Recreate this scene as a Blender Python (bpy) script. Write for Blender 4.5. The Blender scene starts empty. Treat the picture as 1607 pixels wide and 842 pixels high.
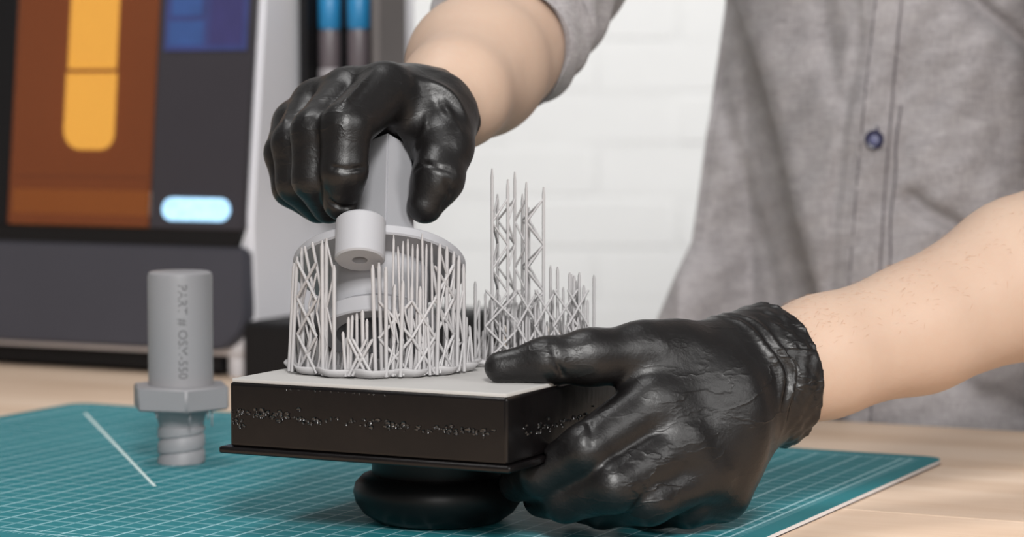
import bpy, bmesh, math, random
import numpy as np
from mathutils import Vector, Matrix

# ------------------------------------------------------------------ units and camera
# Lengths are millimetres: x right, y away from the camera, z above the cutting mat's top.
ZT = 753.0                      # height of the mat's top above the floor
CAM_H = 204.42                  # camera above the mat
FPX, PITCH = 4013.8, 0.0667     # focal length in pixels of the 1607 px frame, downward pitch
TH = 0.453                      # the mat, bench, platform and printer are turned by this angle
CT, ST = math.cos(TH), math.sin(TH)
scene = bpy.context.scene
COL = scene.collection

def W(x, y, z):
    return Vector((x, y, z + ZT)) * 0.001

def at(px, py, D):
    """the point (mm) seen at a pixel of the photograph, at distance D in front of the camera"""
    u, v = (px - 803.5) / FPX, (421 - py) / FPX
    dy = math.cos(PITCH) + v * math.sin(PITCH)
    dz = -math.sin(PITCH) + v * math.cos(PITCH)
    return np.array([u * D / dy, D, CAM_H + dz * D / dy])

cam_d = bpy.data.cameras.new('camera')
cam = bpy.data.objects.new('camera', cam_d)
COL.objects.link(cam)
cam.location = W(0, 0, CAM_H)
cam.rotation_euler = (math.pi / 2 - PITCH, 0, 0)
cam_d.sensor_width = 36
cam_d.lens = 36 * FPX / 1607
cam_d.clip_start, cam_d.clip_end = 0.05, 50
cam_d.dof.use_dof = True
cam_d.dof.focus_distance = 1.205
cam_d.dof.aperture_fstop = 8.6
scene.camera = cam

world = bpy.data.worlds.new('world')
scene.world = world
world.use_nodes = True
world.node_tree.nodes['Background'].inputs[0].default_value = (1.0, 0.985, 0.97, 1)
world.node_tree.nodes['Background'].inputs[1].default_value = 0.17

def area(name, loc, target, size, power, col=(1, 1, 1), size_y=None):
    d = bpy.data.lights.new(name, 'AREA')
    d.energy, d.color, d.size = power, col, size
    if size_y:
        d.shape, d.size_y = 'RECTANGLE', size_y
    o = bpy.data.objects.new(name, d)
    COL.objects.link(o)
    o.location = loc
    o.rotation_euler = (Vector(target) - Vector(loc)).to_track_quat('-Z', 'Y').to_euler()
    return o

area('key_softbox', (0.1, -0.35, 1.88), (0.0, 1.3, 0.85), 0.38, 36, (1.0, 0.985, 0.965))
area('front_fill', (0.02, -0.45, 1.17), (-0.03, 1.3, 0.85), 0.4, 6, (1.0, 0.985, 0.965))  # added low fill that brightens the stem and the undersides of the gloves
area('right_fill', (1.5, -0.1, 1.95), (0.0, 1.6, 0.85), 0.8, 16, (1.0, 0.985, 0.97))  # added fill from the right for the printer's silver side
area('overhead_fill', (-0.4, 1.4, 2.35), (0.0, 1.75, 0.75), 0.5, 10, (1.0, 0.99, 0.98))  # added light from above for the printer and the rear of the bench
area('wall_fill', (0.4, 2.2, 1.95), (0.3, 3.5, 1.15), 1.6, 17, (1.0, 1.0, 1.0), 0.4)  # added light, out of view, that brightens the brick wall

vs = scene.view_settings
vs.view_transform, vs.look, vs.gamma, vs.exposure = 'Standard', 'None', 1.0, 0.0
vs.use_curve_mapping = False

# ------------------------------------------------------------------ materials
def srgb(r, g, b):
    f = lambda c: (c / 255 / 12.92) if c / 255 <= 0.04045 else ((c / 255 + 0.055) / 1.055) ** 2.4
    return (f(r), f(g), f(b), 1)

class NT:
    def __init__(s, name):
        s.m = bpy.data.materials.new(name)
        s.m.use_nodes = True
        s.t = s.m.node_tree
        s.b = s.t.nodes['Principled BSDF']
    def n(s, kind, **kw):
        nd = s.t.nodes.new(kind)
        for k, v in kw.items():
            if k.startswith('i_'):
                nd.inputs[k[2:].replace('_', ' ')].default_value = v
            else:
                setattr(nd, k, v)
        return nd
    def l(s, a, b):
        s.t.links.new(a, b)
    def math(s, op, a, b=None, c=None):
        nd = s.t.nodes.new('ShaderNodeMath'); nd.operation = op
        for i, v in enumerate((a, b, c)):
            if v is None: continue
            if isinstance(v, (int, float)): nd.inputs[i].default_value = v
            else: s.l(v, nd.inputs[i])
        return nd.outputs[0]
    def mix(s, fac, a, b):
        nd = s.t.nodes.new('ShaderNodeMix'); nd.data_type = 'RGBA'
        for i, v in ((0, fac), (6, a), (7, b)):
            if isinstance(v, (int, float)): nd.inputs[i].default_value = v
            elif isinstance(v, tuple): nd.inputs[i].default_value = v
            else: s.l(v, nd.inputs[i])
        return nd.outputs[2]
    def coords(s, scale=(1, 1, 1), rot=(0, 0, 0)):
        tc = s.n('ShaderNodeTexCoord'); mp = s.n('ShaderNodeMapping')
        mp.inputs['Scale'].default_value = scale; mp.inputs['Rotation'].default_value = rot
        s.l(tc.outputs['Object'], mp.inputs[0]); return mp.outputs[0]
    def noise(s, vec, scale, detail=3, rough=0.55):
        nd = s.n('ShaderNodeTexNoise', i_Scale=scale, i_Detail=detail, i_Roughness=rough)
        s.l(vec, nd.inputs['Vector']); return nd.outputs['Fac']
    def bump(s, h, strength, dist):
        nd = s.n('ShaderNodeBump', i_Strength=strength, i_Distance=dist)
        s.l(h, nd.inputs['Height']); s.l(nd.outputs[0], s.b.inputs['Normal'])
    def p(s, **kw):
        for k, v in kw.items():
            s.b.inputs[k.replace('_', ' ')].default_value = v
        return s

def simple(name, col, rough=0.5, spec=0.5, metal=0.0, var=0.06, scale=40, bump=0.0, bscale=400, bdist=0.0004, **kw):
    """plain coloured material with a slight mottling and a fine relief"""
    t = NT(name).p(Roughness=rough, Metallic=metal)
    t.b.inputs['Specular IOR Level'].default_value = spec
    for k, v in kw.items():
        t.b.inputs[k.replace('_', ' ')].default_value = v
    c = t.coords()
    f = t.noise(c, scale)
    d = tuple(x * (1 - var) for x in col[:3]) + (1,)
    e = tuple(min(1, x * (1 + var)) for x in col[:3]) + (1,)
    t.l(t.mix(f, d, e), t.b.inputs['Base Color'])
    if bump:
        t.bump(t.noise(c, bscale), bump, bdist)
    return t.m

def emit(name, col, strength, var=0.15, scale=60):
    t = NT(name)
    c = t.coords(); f = t.noise(c, scale)
    m = t.mix(f, tuple(x * (1 - var) for x in col[:3]) + (1,), col)
    t.p(Roughness=0.4, Base_Color=(0.02, 0.02, 0.02, 1))
    t.l(m, t.b.inputs['Emission Color']); t.b.inputs['Emission Strength'].default_value = strength
    return t.m

M = {}
M['resin'] = simple('grey_resin', srgb(156, 156, 160), 0.48, 0.4, var=0.03, bump=0.15, bscale=900, bdist=0.0002)
M['resin_part'] = simple('grey_resin_plug', srgb(137, 136, 139), 0.5, 0.4, var=0.03, bump=0.15, bscale=900, bdist=0.0002)
M['support'] = simple('support_resin', srgb(166, 164, 165), 0.5, 0.35, var=0.05)
M['plate'] = simple('build_surface', srgb(172, 170, 168), 0.65, 0.3, var=0.03, scale=90, bump=0.25, bscale=1500, bdist=0.0002)
M['engraving_shade'] = simple('engraved_letter_shade', srgb(92, 91, 93), 0.7, 0.2)  # dark grey stands in for the shade inside the cut letters
M['black'] = simple('black_plastic', srgb(11, 11, 12), 0.42, 0.3, var=0.15)
M['wood_under'] = simple('bench_frame_wood', srgb(150, 115, 85), 0.6, 0.3)
M['silver'] = simple('silver_shell', srgb(222, 221, 226), 0.45, 0.4, var=0.02)
M['panel_dark'] = simple('charcoal_panel', srgb(56, 53, 58), 0.45, 0.35, var=0.05)
M['fascia'] = simple('charcoal_fascia', srgb(66, 66, 74), 0.5, 0.3, var=0.06, scale=25)
M['dark_gap'] = simple('black_gap', srgb(16, 15, 17), 0.6, 0.3)
M['chamber'] = simple('chamber_wall', srgb(120, 100, 90), 0.7, 0.2)
M['grey_panel'] = simple('grey_panel', srgb(105, 100, 99), 0.6, 0.3)
M['bottle'] = simple('grey_bottle', srgb(96, 88, 92), 0.35, 0.5)
M['bottle_base'] = simple('pale_bottle_foot', srgb(150, 145, 148), 0.4, 0.5)
M['blue_cap'] = simple('blue_cap', srgb(40, 125, 175), 0.4, 0.5)
M['white_paint'] = simple('white_brick_paint', srgb(236, 236, 235), 0.7, 0.2, var=0.02, scale=30, bump=0.3, bscale=90, bdist=0.001)
M['mortar'] = simple('painted_mortar', srgb(235, 235, 234), 0.8, 0.2, var=0.03)
M['floor'] = simple('grey_floor', srgb(120, 116, 112), 0.6, 0.3, var=0.1, scale=4)
M['button'] = simple('navy_button', srgb(34, 34, 66), 0.25, 0.6)
M['button_face'] = simple('button_centre', srgb(92, 94, 128), 0.3, 0.6)
M['thread'] = simple('dark_thread', srgb(84, 78, 84), 0.8, 0.1)
M['lamp_strip'] = emit('amber_lamp', (1.0, 0.88, 0.6, 1), 2.3, 0.05)
M['badge'] = emit('glowing_badge', (0.42, 0.72, 1.0, 1), 2.2, 0.55, 160)
M['screen'] = emit('screen_blue', (0.035, 0.05, 0.2, 1), 1.0, 0.5, 40)
M['screen_tile'] = emit('screen_tile', (0.05, 0.15, 0.5, 1), 0.6, 0.5, 60)
M['screen_tile_b'] = emit('screen_tile_violet', (0.07, 0.06, 0.3, 1), 0.5, 0.4, 60)

def mat_wet_black():
    t = NT('resin_wet_black').p(Roughness=0.16)
    t.b.inputs['Specular IOR Level'].default_value = 0.35
    c = t.coords()
    f = t.noise(c, 45, 5)
    t.l(t.mix(f, srgb(7, 7, 8), srgb(19, 15, 15)), t.b.inputs['Base Color'])
    t.l(t.math('MULTIPLY_ADD', t.noise(c, 30, 3), 0.25, 0.1), t.b.inputs['Roughness'])
    t.bump(t.noise(t.coords((1, 1, 0.35)), 60, 4), 0.15, 0.0012)
    return t.m
M['wet_black'] = mat_wet_black()

def mat_glove():
    t = NT('black_nitrile').p(Roughness=0.36)
    t.b.inputs['Specular IOR Level'].default_value = 0.45
    c = t.coords()
    f = t.noise(c, 28, 4)
    t.l(t.mix(f, srgb(11, 10, 11), srgb(20, 18, 18)), t.b.inputs['Base Color'])
    t.l(t.math('MULTIPLY_ADD', t.noise(c, 60, 4), 0.22, 0.3), t.b.inputs['Roughness'])
    h = t.math('ADD', t.math('MULTIPLY', t.noise(c, 70, 4), 0.8), t.math('MULTIPLY', t.noise(c, 900, 2), 0.1))
    n1 = t.noise(t.coords((1, 1, 2.6), (.5, .3, .8)), 34, 3, .5)          # stretched creases in the thin rubber
    rd = t.math('POWER', t.math('SUBTRACT', 1, t.math('ABSOLUTE', t.math('MULTIPLY_ADD', n1, 4, -2))), 9)
    mk = t.math('MULTIPLY', t.math('POWER', t.noise(c, 16, 2), 3), 1.1)
    h = t.math('ADD', h, t.math('MULTIPLY', t.math('MAXIMUM', rd, 0), mk))
    t.bump(h, 0.45, 0.0018)
    return t.m
M['glove'] = mat_glove()

def mat_skin():
    t = NT('skin').p(Roughness=0.52)
    t.b.inputs['Specular IOR Level'].default_value = 0.35
    c = t.coords()
    f = t.noise(c, 22, 4)
    a = t.mix(f, srgb(176, 150, 132), srgb(190, 168, 150))
    g = t.noise(t.coords((1, 1, 1)), 260, 3)
    a = t.mix(t.math('MULTIPLY', g, 0.25), a, srgb(184, 142, 120))
    t.l(a, t.b.inputs['Base Color'])
    t.b.inputs['Subsurface Weight'].default_value = 0.06
    t.b.inputs['Subsurface Radius'].default_value = (0.008, 0.003, 0.0015)
    t.b.inputs['Subsurface Scale'].default_value = 1.0
    h = t.math('ADD', t.noise(c, 60, 4), t.math('MULTIPLY', t.noise(c, 700, 3), 0.25))
    t.bump(h, 0.18, 0.0018)
    return t.m
M['skin'] = mat_skin()
M['residue'] = simple('cured_residue', srgb(22, 20, 20), 0.14, 0.8, var=0.2)
M['hair'] = simple('arm_hair', srgb(176, 128, 94), 0.6, 0.2)

def mat_shirt():
    t = NT('grey_chambray').p(Roughness=0.85)
    t.b.inputs['Specular IOR Level'].default_value = 0.15
    c1 = t.noise(t.coords((1, 1, 0.12)), 900, 3, 0.7)
    c2 = t.noise(t.coords((0.12, 0.12, 1)), 900, 3, 0.7)
    big = t.noise(t.coords((0.4, 0.4, 1)), 60, 4, 0.6)
    f = t.math('MULTIPLY', t.math('ADD', c1, c2), 0.5)
    f = t.math('MULTIPLY_ADD', t.math('SUBTRACT', f, 0.5), 2.2, 0.5)
    f = t.math('ADD', t.math('MULTIPLY', f, 0.6), t.math('MULTIPLY', big, 0.4))
    t.l(t.mix(f, srgb(84, 79, 82), srgb(194, 189, 190)), t.b.inputs['Base Color'])
    t.b.inputs['Sheen Weight'].default_value = 0.15
    t.bump(t.math('ADD', t.math('MULTIPLY', t.math('ADD', c1, c2), 0.2), t.noise(t.coords((1, 1, 0.5)), 45, 4)), 0.3, 0.003)
    return t.m
M['shirt'] = mat_shirt()

def mat_wood(i, light):
    t = NT('birch_board_%d' % i).p(Roughness=0.5)
    t.b.inputs['Specular IOR Level'].default_value = 0.3
    c = t.coords((0.8, 7, 7))
    nd = t.n('ShaderNodeTexNoise', i_Scale=3.5, i_Detail=6, i_Roughness=0.6, i_Distortion=0.6)
    t.l(c, nd.inputs['Vector'])
    nd.noise_dimensions = '4D'; nd.inputs['W'].default_value = i * 3.1
    ramp = t.n('ShaderNodeValToRGB')
    t.l(nd.outputs['Fac'], ramp.inputs[0])
    k = light
    ramp.color_ramp.elements[0].position, ramp.color_ramp.elements[0].color = 0.3, srgb(196 * k, 168 * k, 143 * k)
    ramp.color_ramp.elements[1].position, ramp.color_ramp.elements[1].color = 0.72, srgb(221 * k, 200 * k, 180 * k)
    t.l(ramp.outputs[0], t.b.inputs['Base Color'])
    t.bump(nd.outputs['Fac'], 0.1, 0.0006)
    return t.m

def mat_cutting():
    t = NT('cutting_mat_print').p(Roughness=0.6)
    t.b.inputs['Specular IOR Level'].default_value = 0.22
    tc = t.n('ShaderNodeTexCoord'); sx = t.n('ShaderNodeSeparateXYZ'); t.l(tc.outputs['Object'], sx.inputs[0])
    x, y = t.math('MULTIPLY', sx.outputs[0], 1000), t.math('MULTIPLY', sx.outputs[1], 1000)
    def lines(v, period, half):     # 1 on a line
        d = t.math('ABSOLUTE', t.math('SUBTRACT', t.math('MODULO', t.math('ADD', v, 5080 + period / 2), period), period / 2))
        return t.math('LESS_THAN', d, half)
    ex = t.math('SUBTRACT', 300, t.math('ABSOLUTE', x)); ey = t.math('SUBTRACT', 225, t.math('ABSOLUTE', y))
    e = t.math('MINIMUM', ex, ey)                       # distance from the edge
    inside = t.math('GREATER_THAN', e, 16)
    g = t.math('MAXIMUM', t.math('MAXIMUM', lines(x, 12.7, 0.4), lines(y, 12.7, 0.34)),
               t.math('MAXIMUM', lines(x, 25.4, 0.7), lines(y, 25.4, 0.5)))
    g = t.math('MULTIPLY', t.math('MULTIPLY', g, inside), 0.75)
    border = t.math('LESS_THAN', t.math('ABSOLUTE', t.math('SUBTRACT', e, 15)), 0.7)
    band = t.math('MULTIPLY', t.math('GREATER_THAN', e, 10.5), t.math('LESS_THAN', e, 15))
    tx = t.math('MULTIPLY', lines(x, 3.175, 0.3), t.math('GREATER_THAN', ex, 15))
    ty = t.math('MULTIPLY', lines(y, 3.175, 0.3), t.math('GREATER_THAN', ey, 15))
    ticks = t.math('MULTIPLY', t.math('MAXIMUM', tx, ty), band)
    w = t.math('MAXIMUM', t.math('MAXIMUM', g, t.math('MULTIPLY', border, 0.7)), t.math('MULTIPLY', ticks, 0.55))
    f = t.noise(tc.outputs['Object'], 9, 4)
    base = t.mix(f, srgb(26, 106, 115), srgb(42, 126, 134))
    t.l(t.mix(w, base, srgb(168, 205, 212)), t.b.inputs['Base Color'])
    t.bump(t.noise(tc.outputs['Object'], 1200, 2), 0.15, 0.0003)
    return t.m
M['cutting'] = mat_cutting()
M['mat_core'] = simple('mat_core', srgb(226, 222, 222), 0.6, 0.3)
M['mat_back'] = simple('mat_back', srgb(60, 55, 58), 0.6, 0.3)
M['white_print'] = simple('white_print', srgb(205, 222, 220), 0.6, 0.3)

def mat_amber():
    t = NT('amber_acrylic')
    tr = t.n('ShaderNodeBsdfTransparent'); tr.inputs[0].default_value = (0.93, 0.72, 0.33, 1)
    c = t.coords()
    gl = t.b
    t.p(Roughness=0.25, Base_Color=srgb(96, 48, 28))
    mixs = t.n('ShaderNodeMixShader'); mixs.inputs[0].default_value = 0.42
    t.l(tr.outputs[0], mixs.inputs[1]); t.l(gl.outputs[0], mixs.inputs[2])
    t.l(t.mix(t.noise(c, 6, 3), srgb(134, 78, 56), srgb(150, 92, 66)), gl.inputs['Base Color'])
    out = [n for n in t.t.nodes if n.type == 'OUTPUT_MATERIAL'][0]
    t.l(mixs.outputs[0], out.inputs[0])
    return t.m
M['amber'] = mat_amber()

# ------------------------------------------------------------------ helpers
def tag(o, label=None, cat=None, group=None, kind=None):
    if label: o['label'] = label
    if cat: o['category'] = cat
    if group: o['group'] = group
    if kind: o['kind'] = kind
    return o

def empty(name, x, y, z, rz=0.0):
    o = bpy.data.objects.new(name, None)
    COL.objects.link(o)
    o.location = W(x, y, z); o.rotation_euler = (0, 0, rz)
    o.empty_display_size = 0.02
    return o

def link(name, me, parent=None, mat=None):
    if mat is not None:
        me.materials.clear(); me.materials.append(mat)
    o = bpy.data.objects.new(name, me)
    COL.objects.link(o)
    if parent is not None: o.parent = parent
    return o

def mesh_from(name, v, f, smooth=False):
    """v in mm, already local to the object"""
    me = bpy.data.meshes.new(name)
    me.from_pydata([tuple(float(c) * 0.001 for c in p) for p in v], [], [tuple(int(i) for i in q) for q in f])
    me.update()
    if smooth:
        me.polygons.foreach_set('use_smooth', [True] * len(me.polygons))
    return me

def auto_smooth(me, ang=35, flat_big=False):
    bm = bmesh.new(); bm.from_mesh(me)
    for e in bm.edges:
        e.smooth = not (len(e.link_faces) == 2 and e.calc_face_angle(0) > math.radians(ang))
    big = max(f.calc_area() for f in bm.faces) * .08
    for f in bm.faces: f.smooth = not (flat_big and f.calc_area() > big)
    bm.to_mesh(me); bm.free()
    return me

def box_mesh(name, x0, x1, y0, y1, z0, z1, bevel=0.0, seg=2):
    bm = bmesh.new()
    bmesh.ops.create_cube(bm, size=1)
    for v in bm.verts:
        v.co = Vector(((x0 + x1) / 2 + v.co.x * (x1 - x0), (y0 + y1) / 2 + v.co.y * (y1 - y0), (z0 + z1) / 2 + v.co.z * (z1 - z0))) * 0.001
    if bevel:
        bmesh.ops.bevel(bm, geom=list(bm.edges), offset=bevel * 0.001, segments=seg, affect='EDGES', profile=0.6)
    me = bpy.data.meshes.new(name); bm.to_mesh(me); bm.free()
    return auto_smooth(me, 35, True)

def box(name, parent, mat, x0, x1, y0, y1, z0, z1, bevel=0.0, seg=2):
    return link(name, box_mesh(name, x0, x1, y0, y1, z0, z1, bevel, seg), parent, mat)

def lathe(name, prof, n=64, cap=True):
    """prof: list of (r, z) from bottom to top; z axis"""
    v, f = [], []
    for r, z in prof:
        for i in range(n):
            a = 2 * math.pi * i / n
            v.append((r * math.cos(a), r * math.sin(a), z))
    for k in range(len(prof) - 1):
        for i in range(n):
            j = (i + 1) % n
            f.append((k * n + i, k * n + j, (k + 1) * n + j, (k + 1) * n + i))
    if cap:
        f.append(tuple(reversed(range(n)))); b = (len(prof) - 1) * n
        f.append(tuple(range(b, b + n)))
    return auto_smooth(mesh_from(name, v, f))

def prism(name, pts, z0, z1, bevel=0.0, seg=2):
    """outline pts (x, y), extruded in z"""
    bm = bmesh.new()
    a = [bm.verts.new((x * .001, y * .001, z0 * .001)) for x, y in pts]
    b = [bm.verts.new((x * .001, y * .001, z1 * .001)) for x, y in pts]
    n = len(pts)
    bm.faces.new(a[::-1]); bm.faces.new(b)
    for i in range(n): bm.faces.new((a[i], a[(i + 1) % n], b[(i + 1) % n], b[i]))
    bmesh.ops.recalc_face_normals(bm, faces=bm.faces)
    if bevel:
        bmesh.ops.bevel(bm, geom=[e for e in bm.edges], offset=bevel * .001, segments=seg, affect='EDGES')
    me = bpy.data.meshes.new(name); bm.to_mesh(me); bm.free()
    return auto_smooth(me, 35, True)

def tube(name, pts, r, n=8, closed=False):
    pts = [np.array(p, float) for p in pts]
    v, f = [], []
    m = len(pts)
    for i, p in enumerate(pts):
        a, b = pts[max(i - 1, 0)], pts[min(i + 1, m - 1)]
        t = (b - a) / (np.linalg.norm(b - a) + 1e-9)
        ref = np.array([0, 0, 1.]) if abs(t[2]) < .9 else np.array([1., 0, 0])
        s = np.cross(t, ref); s /= np.linalg.norm(s); q = np.cross(s, t)
        rr = r[i] if hasattr(r, '__len__') else r
        for k in range(n):
            w = 2 * math.pi * k / n
            v.append(p + rr * (math.cos(w) * s + math.sin(w) * q))
    for i in range(m - 1):
        for k in range(n):
            l = (k + 1) % n
            f.append((i * n + k, i * n + l, (i + 1) * n + l, (i + 1) * n + k))
    f.append(tuple(reversed(range(n)))); f.append(tuple(range((m - 1) * n, m * n)))
    return mesh_from(name, v, f, True)

# ------------------------------------------------------------------ a small sculpting field
class Field:
    """signed distances on a grid: joints joined by tapering limbs, blended, then skinned as one surface"""
    def __init__(s, lo, hi, h):
        s.lo, s.h = np.array(lo, float), h
        s.n = np.ceil((np.array(hi) - s.lo) / h).astype(int) + 1
        s.D = np.full(s.n, 30.0, np.float32)
    def sub(s, lo, hi):
        a = np.clip(np.floor((np.array(lo) - s.lo) / s.h).astype(int), 0, s.n)
        b = np.clip(np.ceil((np.array(hi) - s.lo) / s.h).astype(int) + 1, 0, s.n)
        if (b <= a).any(): return None, None
        ax = [(s.lo[i] + s.h * np.arange(a[i], b[i])).astype(np.float32) for i in range(3)]
        return tuple(slice(a[i], b[i]) for i in range(3)), np.meshgrid(*ax, indexing='ij', sparse=True)
    def blend(s, sl, d, k):
        D = s.D[sl]
        m = np.clip(.5 + .5 * (D - d) / k, 0, 1)
        s.D[sl] = d * m + D * (1 - m) - k * m * (1 - m)
    def limb(s, a, b, r1, r2, k=6.0, ripple=None):
        a, b = np.array(a, float), np.array(b, float)
        R = max(r1, r2) + 14 + k
        sl, (X, Y, Z) = s.sub(np.minimum(a, b) - R, np.maximum(a, b) + R)
        if sl is None: return
        ba = b - a; L2 = ba @ ba + 1e-9
        x, y, z = X - a[0], Y - a[1], Z - a[2]
        q = (x * ba[0] + y * ba[1] + z * ba[2]) / L2
        t = np.clip(q, 0, 1)
        d = np.sqrt((x - t * ba[0]) ** 2 + (y - t * ba[1]) ** 2 + (z - t * ba[2]) ** 2) - (r1 + (r2 - r1) * t)
        s.blend(sl, d.astype(np.float32), k)
    def chain(s, pts, radii, k=6.0):
        for i in range(len(pts) - 1):
            s.limb(pts[i], pts[i + 1], radii[i], radii[i + 1], k)
    def ellipsoid(s, c, axes, radii, k=8.0):
        """axes: 3 unit vectors"""
        c = np.array(c, float); R = max(radii) + 14 + k
        sl, (X, Y, Z) = s.sub(c - R, c + R)
        if sl is None: return
        x, y, z = X - c[0], Y - c[1], Z - c[2]
        w = [(x * ax[0] + y * ax[1] + z * ax[2]) for ax in axes]
        g = np.sqrt(sum((w[i] / radii[i]) ** 2 for i in range(3)))
        g2 = np.sqrt(sum((w[i] / radii[i] ** 2) ** 2 for i in range(3))) + 1e-6
        s.blend(sl, (g * (g - 1) / g2).astype(np.float32), k)
    def sleeve(s, a, b, r1, r2, fn, k=3.0, flat=1.0):
        """flat-ended cuff whose radius is changed by fn(t, angle, distance along)"""
        a, b = np.array(a, float), np.array(b, float)
        R = max(r1, r2) + 18
        sl, (X, Y, Z) = s.sub(np.minimum(a, b) - R, np.maximum(a, b) + R)
        if sl is None: return
        ba = b - a; L = np.linalg.norm(ba); t_ = ba / L
        ref = np.array([0, 0, 1.]); e1 = np.cross(t_, ref); e1 /= np.linalg.norm(e1); e2 = np.cross(e1, t_)
        x, y, z = X - a[0], Y - a[1], Z - a[2]
        q = x * t_[0] + y * t_[1] + z * t_[2]
        u = x * e1[0] + y * e1[1] + z * e1[2]
        w = x * e2[0] + y * e2[1] + z * e2[2]
        ang = np.arctan2(w, u)
        rr = np.sqrt(u * u + (w * flat) ** 2)
        t = np.clip(q / L, 0, 1)
        d1 = (rr - (r1 + (r2 - r1) * t + fn(t, ang, q))) * .8
        d2 = np.maximum(-q, q - L)
        d = np.minimum(np.maximum(d1, d2), 0) + np.sqrt(np.maximum(d1 + 2, 0) ** 2 + np.maximum(d2 + 2, 0) ** 2) - 2
        d = np.where((d1 < -2) & (d2 < -2), np.maximum(d1, d2), d)
        s.blend(sl, d.astype(np.float32), k)
    def groove(s, pts, r, k=1.5):
        """a crease cut along a path: removes a tube of radius r from the surface"""
        for i in range(len(pts) - 1):
            a, b = np.array(pts[i], float), np.array(pts[i + 1], float)
            sl, (X, Y, Z) = s.sub(np.minimum(a, b) - r - 6, np.maximum(a, b) + r + 6)
            if sl is None: continue
            ba = b - a; x, y, z = X - a[0], Y - a[1], Z - a[2]
            t = np.clip((x * ba[0] + y * ba[1] + z * ba[2]) / (ba @ ba + 1e-9), 0, 1)
            d = np.sqrt((x - t * ba[0]) ** 2 + (y - t * ba[1]) ** 2 + (z - t * ba[2]) ** 2) - r
            D = s.D[sl]; d = -d
            m = np.clip(.5 - .5 * (D - d) / k, 0, 1)
            s.D[sl] = d * m + D * (1 - m) + k * m * (1 - m)
    def cut_box(s, c, axes, half):
        c = np.array(c, float); R = float(np.linalg.norm(half)) + 4
        sl, (X, Y, Z) = s.sub(c - R, c + R)
        if sl is None: return
        x, y, z = X - c[0], Y - c[1], Z - c[2]
        q = [np.abs(x * ax[0] + y * ax[1] + z * ax[2]) - h for ax, h in zip(axes, half)]
        d = np.sqrt(sum(np.maximum(t, 0) ** 2 for t in q)) + np.minimum(np.maximum(np.maximum(q[0], q[1]), q[2]), 0)
        s.D[sl] = np.maximum(s.D[sl], -d)
    def cut_cap(s, m):
        sl, (X, Y, Z) = s.sub(PC - 75, PC + 75)
        q = [CAPI[i, 0] * (X - PC[0]) + CAPI[i, 1] * (Y - PC[1]) + CAPI[i, 2] * (Z - PC[2]) for i in range(3)]
        r = np.sqrt(q[0] ** 2 + q[1] ** 2); rb = np.sqrt((q[0] + 6.8) ** 2 + (q[1] + 43) ** 2)
        d = np.minimum(np.maximum(r - 42 - m, np.abs(q[2] + 2.3) - 3.0 - m), np.maximum(rb - 11.8 - m, np.abs(q[2] + 9.3) - 10.8 - m))
        s.D[sl] = np.maximum(s.D[sl], -d.astype(np.float32))
    def cut_below(s, z0):
        z = s.lo[2] + s.h * np.arange(s.n[2])
        s.D = np.maximum(s.D, (z0 - z)[None, None, :].astype(np.float32))
    def project(s, p, direction):
        """first surface point met from p along direction"""
        p, d = np.array(p, float), np.array(direction, float)
        for i in range(600):
            q = p + d * i * .5
            g = np.round((q - s.lo) / s.h).astype(int)
            if (g < 0).any() or (g >= s.n).any(): continue
            if s.D[tuple(g)] < 0: return q
        return None
    def mesh(s, name, origin, relax=2):
        D, n = s.D, s.n
        D[0] = D[-1] = 9; D[:, 0] = D[:, -1] = 9; D[:, :, 0] = D[:, :, -1] = 9
        I = D < 0
        c = np.zeros(n - 1, np.int8)
        for dx in (0, 1):
            for dy in (0, 1):
                for dz in (0, 1):
                    c += I[dx:n[0] - 1 + dx, dy:n[1] - 1 + dy, dz:n[2] - 1 + dz]
        ix, iy, iz = np.nonzero((c > 0) & (c < 8))
        idm = np.full(n - 1, -1, np.int32); idm[ix, iy, iz] = np.arange(len(ix))
        C = {}
        for dx in (0, 1):
            for dy in (0, 1):
                for dz in (0, 1): C[dx, dy, dz] = D[ix + dx, iy + dy, iz + dz]
        acc = np.zeros((len(ix), 3)); cnt = np.zeros(len(ix))
        ks = list(C)
        for a in ks:
            for ax in range(3):
                if a[ax]: continue
                b = list(a); b[ax] = 1; b = tuple(b)
                va, vb = C[a], C[b]
                m = (va < 0) != (vb < 0)
                t = np.where(m, va / np.where(m, va - vb, 1), 0)
                p = np.tile(np.array(a, float), (len(ix), 1)); p[:, ax] = t
                acc[m] += p[m]; cnt[m] += 1
        V = np.stack([ix, iy, iz], 1) + acc / cnt[:, None]
        F = []
        for ax in range(3):
            o1, o2 = [(1, 2), (2, 0), (0, 1)][ax]
            sa = [slice(1, -1)] * 3; sb = [slice(1, -1)] * 3
            sa[ax] = slice(0, -1); sb[ax] = slice(1, None)
            a, b = I[tuple(sa)], I[tuple(sb)]
            for flip in (False, True):
                g = np.nonzero((a & ~b) if not flip else (~a & b))
                g = [np.array(t) for t in g]
                for i in range(3):
                    if i != ax: g[i] = g[i] + 1
                def cell(d1, d2):
                    h = [t.copy() for t in g]; h[o1] = h[o1] - d1; h[o2] = h[o2] - d2
                    return idm[h[0], h[1], h[2]]
                q = np.stack([cell(1, 1), cell(0, 1), cell(0, 0), cell(1, 0)], 1)
                F.append(q if not flip else q[:, ::-1])
        F = np.concatenate(F)
        F = F[(F >= 0).all(1)]
        E = np.concatenate([F[:, [0, 1]], F[:, [1, 2]], F[:, [2, 3]], F[:, [3, 0]]])
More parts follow.
